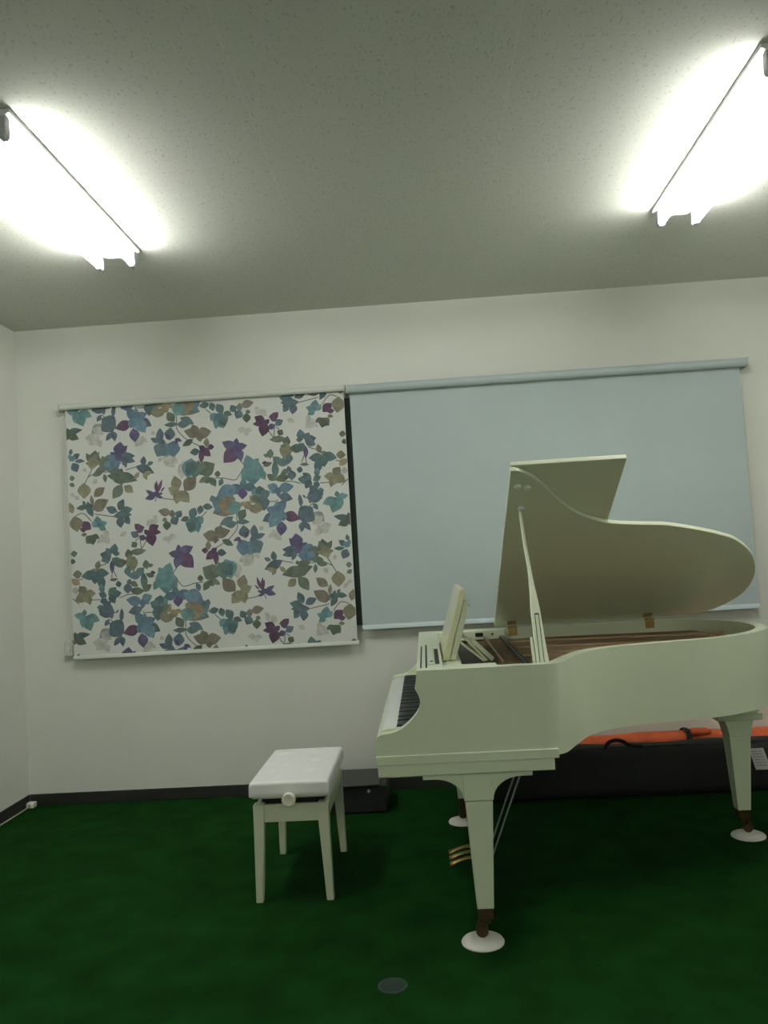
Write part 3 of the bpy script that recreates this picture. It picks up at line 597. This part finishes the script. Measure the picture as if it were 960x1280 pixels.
flap = link('front_lid_flap', MB().loft([[LP(x, s, T+.003) for x, s in flp], [LP(x, s, 2*T+.003) for x, s in flp]]), M['cream'], gp, bevel=.003)
for x in (.45, 1.175):
    hg = link('lid_hinge', MB().box(x-.024, x+.024, PY1-.052, PY1-.049, .958, .998).loft([[LP(x-.024, .012, -.002), LP(x+.024, .012, -.002), LP(x+.024, .058, -.002), LP(x-.024, .058, -.002)], [LP(x-.024, .012, 0), LP(x+.024, .012, 0), LP(x+.024, .058, 0), LP(x-.024, .058, 0)]]), M['brass'], gp, bevel=.001)
    link('hinge_pin', MB().lathe([(.0055, x-.025), (.0055, x+.025)], (0, PY1-.048, 1.004), 14, 'x'), M['brass'], hg)
def socket(x, s, r):
    mb = MB(); rings = []
    for rr, h in ((r*1.15, 0), (r*1.15, -.004), (r, -.010), (r*.6, -.012)):
        c = Vector(LP(x, s, h)); rings.append([tuple(c + Vector((1, 0, 0))*rr*cos(2*pi*k/20) + Vector(ld)*rr*sin(2*pi*k/20)) for k in range(20)])
    return mb.loft(rings)
for x, s in ((.393, 1.363), (.431, 1.352), (.418, 1.196)):
    link('prop_socket', socket(x, s, .013), M['cup'], main_lid)
# long prop with its slot, and the short prop beside it
def stick(profile, y0_, z0_, y1_, z1_, th):
    f = []
    for t, xa, xb in profile:
        f.append((t, xa, xb))
    P = lambda t, x, d: (x, y0_+(y1_-y0_)*t+d, z0_+(z1_-z0_)*t)
    left = [(t, xa) for t, xa, xb in f]; right = [(t, xb) for t, xa, xb in reversed(f)]
    lo = left+right
    return MB().loft([[P(t, x, 0) for t, x in lo], [P(t, x, th) for t, x in lo]])
yb_, zb_, yt_, zt_ = 3.035, .955, 3.418, 1.566
lp = link('long_prop', stick([(0, .392, .440), (.05, .392, .438), (.20, .394, .435), (.355, .397, .434), (.41, .400, .432), (.47, .404, .429), (.53, .4065, .4255), (.625, .409, .423), (.775, .406, .420), (1.02, .407, .420)], yb_, zb_, yt_, zt_, .018), M['cream'], gp, bevel=.003)
link('prop_slot', stick([(.0, .4015, .404), (.34, .4095, .412)], yb_-.001, zb_, yt_-.001, zt_, .002), M['dark'], lp)
link('prop_slot', stick([(.0, .4175, .420), (.34, .4235, .426)], yb_-.001, zb_, yt_-.001, zt_, .002), M['dark'], lp)
link('prop_slot', stick([(.337, .4095, .426), (.345, .410, .4255)], yb_-.001, zb_, yt_-.001, zt_, .002), M['dark'], lp)
link('short_prop', stick([(0, .378, .389), (.19, .3805, .3905), (.205, .382, .390)], yb_+.004, zb_, yt_, zt_, .014), M['cream'], gp, bevel=.002)

# legs, casters
def leg_part(cx, cy, off=0.0, tail=False):
    zt = .624 if not tail else .675
    zc = .600 if not tail else .556
    w, b = .0525, .030
    zs_ = .520
    g = MB()
    if not tail:
        # cap plate with a concave bracket on each side of the block
        pr = [(cx-.198, zt), (cx-.198, zc)]
        for k in range(9):
            a = pi/2*k/8
            pr.append((cx-.155+(.155-w)*sin(a), zc-(zc-zs_)*(1-cos(a))))
        pr += [(cx-w, zs_-.002), (cx+w, zs_-.002)]
        for k in range(8, -1, -1):
            a = pi/2*k/8
            pr.append((cx+.155-(.155-w)*sin(a), zc-(zc-zs_)*(1-cos(a))))
        pr += [(cx+.198, zc), (cx+.198, zt)]
        g.prism(pr, 'y', cy-w+.004, cy+w-.004)
        g.box(cx-w, cx+w, cy-w, cy+w, zs_, zt)
    else:
        g.box(cx-.09, cx+.105, cy-.06, cy+.10, .61, zt)
        g.box(cx-.105, cx+.105, cy-.07, cy+.10, .555, .585)
        g.prism([(cx-.075, .555), (cx-w-.014, .545), (cx-w-.005, .52), (cx-w+.002, .48), (cx+w-.002, .48), (cx+w+.004, .52), (cx+w+.01, .545), (cx+w+.012, .555)], 'y', cy-w-.004, cy+w+.004)
        g.box(cx-.085, cx+.09, cy-.055, cy+.06, .58, .615)
        zs_ = .49
    g.loft([[(cx-a, cy-a, z), (cx+a, cy-a, z), (cx+a, cy+a, z), (cx-a, cy+a, z)] for z, a in ((.130, b), (zs_-.004, w-.003))])
    o = link('leg', g, M['cream'], gp, bevel=.002)
    c = MB().box(cx-.027, cx+.027, cy-.027, cy+.027, .092, .130)
    c.lathe([(.017, .068), (.017, .094)], (cx, cy, 0), 18)
    sg = 1 if off > 0 else -1
    c.prism([(cx+sg*.022, .095), (cx+off+sg*.020, .055), (cx+off+sg*.006, .048), (cx+sg*.004, .095)], 'y', cy-.018, cy+.018)
    link('caster_fork', c, M['olbrass'], o, bevel=.003)
    wl = MB().lathe([(.008, -.014), (.020, -.014), (.023, -.010), (.023, .010), (.020, .014), (.008, .014)], (cx+off, cy, .0437), 24, 'y')
    link('caster_wheel', wl, M['olbrass'], o)
    return o
LEGS = [(.128, 3.045), (.122, 4.385), (1.448, 4.0)]
leg_part(.144, 3.045, -.016); leg_part(.130, 4.385, -.008); leg_part(1.430, 4.0, .018, tail=True)
cup_labels = ['white plastic caster cup under the front piano leg nearest the viewer',
              'white caster cup half hidden behind the near piano leg, below the keyboard',
              'white caster cup under the tail leg of the piano at right']
for (cx, cy), lb in zip(LEGS, cup_labels):
    cp = MB().lathe([(.0, .0), (.077, 0), (.078, .004), (.074, .010), (.055, .0175), (.040, .0205), (.0, .0205)], (0, 0, 0), 40)
    cp.v = [(x+cx, y+cy, z) for x, y, z in cp.v]
    tag(link('caster_cup', cp, M['cup'], loc=(cx, cy, 0)), lb, 'caster cup', 'caster cups under the piano legs')

# pedal lyre
ly = link('pedal_lyre', MB().box(.085, .30, 3.56, 3.87, .60, .628).box(.11, .24, 3.60, 3.83, .575, .60), M['cream'], gp, bevel=.004)
for y in (3.645, 3.785):
    link('lyre_pillar', MB().lathe([(.022, .15), (.020, .20), (.017, .37), (.020, .55), (.024, .576)], (.175, y, 0), 18), M['cream'], ly)
link('pedal_box', MB().box(.138, .212, 3.60, 3.83, .070, .150), M['cream'], ly, bevel=.006)
for y in (3.645, 3.715, 3.785):
    pts = catmull([(.145, y, .088), (.10, y, .082), (.062, y, .070), (.045, y, .062), (.030, y, .058)], 4)
    rr = [.011+.012*max(0, (i/(len(pts)-1))-.3) for i in range(len(pts))]; rr[-1] *= .65
    link('pedal', MB().tube(pts, rr, 14, flat=.55), M['brass'], ly)
for y in (3.655, 3.775):
    link('brace_rod', MB().tube([(.205, y, .05), (.466, y, .675)], .0042, 10), M['steel'], ly)

# ------------------------------------------------------------------ bench
bx0, bx1, by0, by1 = -.786, -.466, 3.465, 4.045
bn = thing('piano_bench', ((bx0+bx1)/2, (by0+by1)/2, 0), 'white padded adjustable piano bench in front of the keyboard', 'bench')
sx0, sx1, sy0, sy1 = -.797, -.457, 3.452, 4.055
btn = [(x, y) for x in (-.722, -.555) for y in (3.60, 3.775, 3.945)]
NX, NY = 44, 72
vs, fs = [], []
def top_z(x, y):
    u, w = (x-sx0)/(sx1-sx0), (y-sy0)/(sy1-sy0)
    e = min(u, 1-u)*(sx1-sx0); f = min(w, 1-w)*(sy1-sy0)
    r = .013
    z = .497
    for d in (e, f):
        if d < r: z -= r-math.sqrt(max(0, r*r-(r-d)**2))
    z += .010*math.sqrt(max(0, sin(pi*u)*sin(pi*w)))
    for a, b in btn:
        z -= .017*math.exp(-((x-a)**2+(y-b)**2)/(.022**2))
    return z
for j in range(NY+1):
    for i in range(NX+1):
        # denser samples at the edge
        u = .5-.5*cos(pi*i/NX); w = .5-.5*cos(pi*j/NY)
        x, y = sx0+(sx1-sx0)*u, sy0+(sy1-sy0)*w
        vs.append((x, y, top_z(x, y)))
for j in range(NY):
    for i in range(NX):
        a = j*(NX+1)+i; fs.append((a, a+1, a+NX+2, a+NX+1))
border = [i for i in range(NX+1)] + [(j+1)*(NX+1)-1 for j in range(1, NY+1)] + [NY*(NX+1)+i for i in range(NX-1, -1, -1)] + [j*(NX+1) for j in range(NY-1, 0, -1)]
prev = border; cxm, cym = (sx0+sx1)/2, (sy0+sy1)/2
for z, k in ((.455, 1.0), (.443, 1.004), (.4365, .985)):
    o = len(vs); cur = []
    for b in border:
        x, y, _ = vs[b]; vs.append((cxm+(x-cxm)*k, cym+(y-cym)*(1+(k-1)*.6), z)); cur.append(len(vs)-1)
    for i in range(len(border)):
        j = (i+1) % len(border); fs.append((prev[i], cur[i], cur[j], prev[j]))
    prev = cur
fs.append(tuple(prev))
seat = link('seat_cushion', MB().add(vs, fs), M['leather'], bn, smooth=50)
for a, b in btn:
    link('button', MB().lathe([(.0, -.004), (.009, -.004), (.0085, .001), (.005, .003), (.0, .0035)], (a, b, top_z(a, b)+.001), 16), M['leather'], seat)
link('seat_board', MB().box(sx0+.012, sx1-.012, sy0+.012, sy1-.012, .427, .437), M['ivory'], bn, bevel=.002)
for x0, x1, sg in ((bx0, bx0+.045, 1), (bx1-.045, bx1, -1)):
    for y0, y1, sq in ((by0, by0+.045, 1), (by1-.045, by1, -1)):
        xa, xb = (x0, x0+.030) if sg > 0 else (x1-.030, x1)
        ya, yb = (y0, y0+.030) if sq > 0 else (y1-.030, y1)
        dx = .004*sg; dy = .004*sq
        top = [(x0, y0), (x1, y0), (x1, y1), (x0, y1)]; bt = [(xa-dx, ya-dy), (xb-dx, ya-dy), (xb-dx, yb-dy), (xa-dx, yb-dy)]
        link('leg', MB().loft([[(x, y, 0) for x, y in bt], [(x, y, .325) for x, y in top], [(x, y, .402) for x, y in top]]), M['ivory'], bn, bevel=.003)
for y in (by0+.006, by1-.024):
    link('apron', MB().box(bx0+.045, bx1-.045, y, y+.018, .327, .400), M['ivory'], bn, bevel=.002)
for x in (bx0+.006, bx1-.024):
    link('apron', MB().box(x, x+.018, by0+.045, by1-.045, .327, .400), M['ivory'], bn, bevel=.002)
mech = MB()
for y in (by0+.05, by1-.06):
    mech.box(bx0+.03, bx1-.03, y, y+.012, .385, .430)
for x in (bx0+.045, bx1-.055):
    mech.box(x, x+.01, by0+.05, by1-.05, .388, .428)
mech.box(bx0+.02, bx1-.02, by0+.02, by1-.02, .376, .388)
link('lift_mechanism', mech, M['blackmetal'], bn, bevel=.001)
kx, kz = -.625, .434
kn = link('height_knob', MB().lathe([(.008, .06), (.010, .012), (.026, .010), (.029, .004), (.029, -.010), (.026, -.014), (.019, -.0145), (.017, -.010), (.0, -.009)], (kx, by0-.035, kz-.004), 28, 'y'), M['knob'], bn)
link('knob_shaft', MB().lathe([(.007, .02), (.007, .12)], (kx, by0-.035, kz-.012), 14, 'y'), M['steel'], kn)
kn2 = link('height_knob', MB().lathe([(.008, -.06), (.010, -.012), (.026, -.010), (.029, -.004), (.029, .010), (.026, .014), (.019, .0145), (.017, .010), (.0, .009)], (kx, by1+.035, kz-.004), 28, 'y'), M['knob'], bn)

# ------------------------------------------------------------------ bags along the wall, box, small things
def long_bag(x0, x1, yc, hy, h, sag=.01, seed=1, nseg=40, nr=20, pw=.45, endr=.12):
    rr = random.Random(seed); rings = []
    ph = [rr.uniform(0, 6) for _ in range(4)]
    for i in range(nseg+1):
        t = i/nseg; x = x0+(x1-x0)*t
        de = min(x-x0, x1-x)
        k = 1 if de > endr else math.sqrt(max(.0, 1-(1-de/endr)**2))*.5+.5
        ring = []
        for j in range(nr):
            a = 2*pi*j/nr; c, s_ = cos(a), sin(a)
            yy = math.copysign(abs(c)**pw, c)*hy*k
            zz = h/2+math.copysign(abs(s_)**pw, s_)*h/2*(k if s_ > 0 else 1)
            wv = sag*(.6*sin(7*x+ph[0]+a)+.4*sin(17*x+ph[1]-2*a))
            if s_ > -.5: zz += wv*max(0, s_)
            yy += wv*.7*c
            ring.append((x, yc+yy, max(.001, zz)))
        rings.append(ring)
    return MB().loft(rings)
bb = thing('equipment_bag', (1.25, 4.76, 0), 'long black fabric bag lying on the floor behind the piano', 'bag')
link('bag_body', long_bag(.27, 2.36, 4.755, .098, .273, .007, 3), M['bagblack'], bb, smooth=60)
hp = catmull([(.945, 4.70, .258), (.95, 4.69, .278), (.972, 4.688, .305), (1.01, 4.690, .315), (1.05, 4.692, .306), (1.085, 4.694, .284), (1.16, 4.70, .272)], 5)
link('carry_handle', MB().tube(hp, .008, 8, flat=1.4), M['bagblack'], bb)
zp = MB().tube([(.36, 4.70, .272), (1.3, 4.70, .273), (2.28, 4.70, .272)], .003, 6)
link('zip', zp, M['blackmetal'], bb)
tg = MB()
P4 = [(1.722, 4.646, .245), (1.80, 4.646, .245), (1.835, 4.646, .128), (1.752, 4.646, .128)]
tg.loft([[(x, y-.001, z) for x, y, z in P4], [(x, y+.0015, z) for x, y, z in P4]])
tgo = link('paper_tag', tg, M['paper'], bb); tgo['label'] = 'white paper tag with faint grey writing'
ink = MB()
for k in range(6):
    t = .14+.13*k; a = Vector(P4[0]).lerp(Vector(P4[3]), t); b = Vector(P4[1]).lerp(Vector(P4[2]), t)
    for (u0, u1) in ((.12, .3), (.34, .52+.05*(k % 3)), (.63, .8)):
        p, q_ = a.lerp(b, u0), a.lerp(b, u1); d = Vector((0, -.0014, 0))
        ink.add([p+d+Vector((0, 0, .002)), q_+d+Vector((0, 0, .002)), q_+d-Vector((0, 0, .002)), p+d-Vector((0, 0, .002))], [(0, 1, 2, 3)])
link('writing', ink, M['ink'], tgo)
ob = thing('equipment_bag', (1.5, 4.955, 0), 'long orange fabric bag squeezed between the black bag and the wall', 'bag')
link('bag_body', long_bag(.60, 2.38, 4.955, .080, .284, .007, 9, endr=.10), M['orange'], ob, smooth=60)
for x in (1.475,):
    pts = [(x, 4.868, .12), (x, 4.866, .21), (x+.002, 4.876, .272), (x+.004, 4.90, .297), (x+.006, 4.955, .300), (x+.006, 5.01, .291), (x+.006, 5.04, .25), (x+.006, 5.04, .1)]
    link('strap', MB().tube(catmull(pts, 4), .016, 8, flat=.25), M['bagblack'], ob)
link('roll_end', MB().lathe([(.0, 0), (.020, .002), (.024, .01), (.022, .09), (.012, .12), (0, .124)], (1.487, 4.90, .292), 18, 'x'), M['orange'], ob)

bxo = thing('floor_box', (-.44, 4.75, 0), 'low black box with a pale dot, on the floor behind the bench', 'box')
link('box_body', MB().box(-.60, -.290, 4.60, 4.93, .004, .148), M['blackbox'], bxo, bevel=.006)
link('box_lid', MB().box(-.603, -.325, 4.588, 4.94, .148, .160), M['boxtop'], bxo, bevel=.004)
link('pale_dot', MB().lathe([(.0, -.003), (.009, -.003), (.009, .002), (.0, .002)], (-.387, 4.5985, .122), 16, 'y'), M['dot'], bxo)
for x in (-.56, -.33):
    for y in (4.64, 4.89):
        link('foot', MB().lathe([(.012, 0), (.012, .005)], (x, y, 0), 12), M['blackbox'], bxo)

dc = thing('floor_outlet_cover', (-.19, 2.763, 0), 'small round grey-green cover plate set in the carpet at the foreground', 'floor cover')
link('cover_plate', MB().lathe([(.0, .0), (.046, 0), (.046, .0035), (.040, .005), (.0, .0052)], (-.19, 2.763, 0), 36), M['disc'], dc)
link('rim', MB().lathe([(.046, 0), (.050, 0), (.0495, .004), (.046, .0045)], (-.19, 2.763, 0), 36), M['discrim'], dc)

cd = thing('wall_cord', (-2.52, 4.9, 0), 'pale cord with a small white box running along the left baseboard', 'cord')
link('cord', MB().tube(catmull([(-2.535, 3.2, .004), (-2.532, 3.9, .004), (-2.535, 4.5, .005), (-2.528, 4.85, .006), (-2.520, 5.00, .012)], 5), .0045, 8), M['cord'], cd)
pj = link('junction_box', MB().box(-2.540, -2.492, 4.985, 5.035, .001, .034), M['cup'], cd, bevel=.006)
link('socket_hole', MB().box(-2.522, -2.512, 4.984, 4.990, .012, .022), M['dark'], pj)
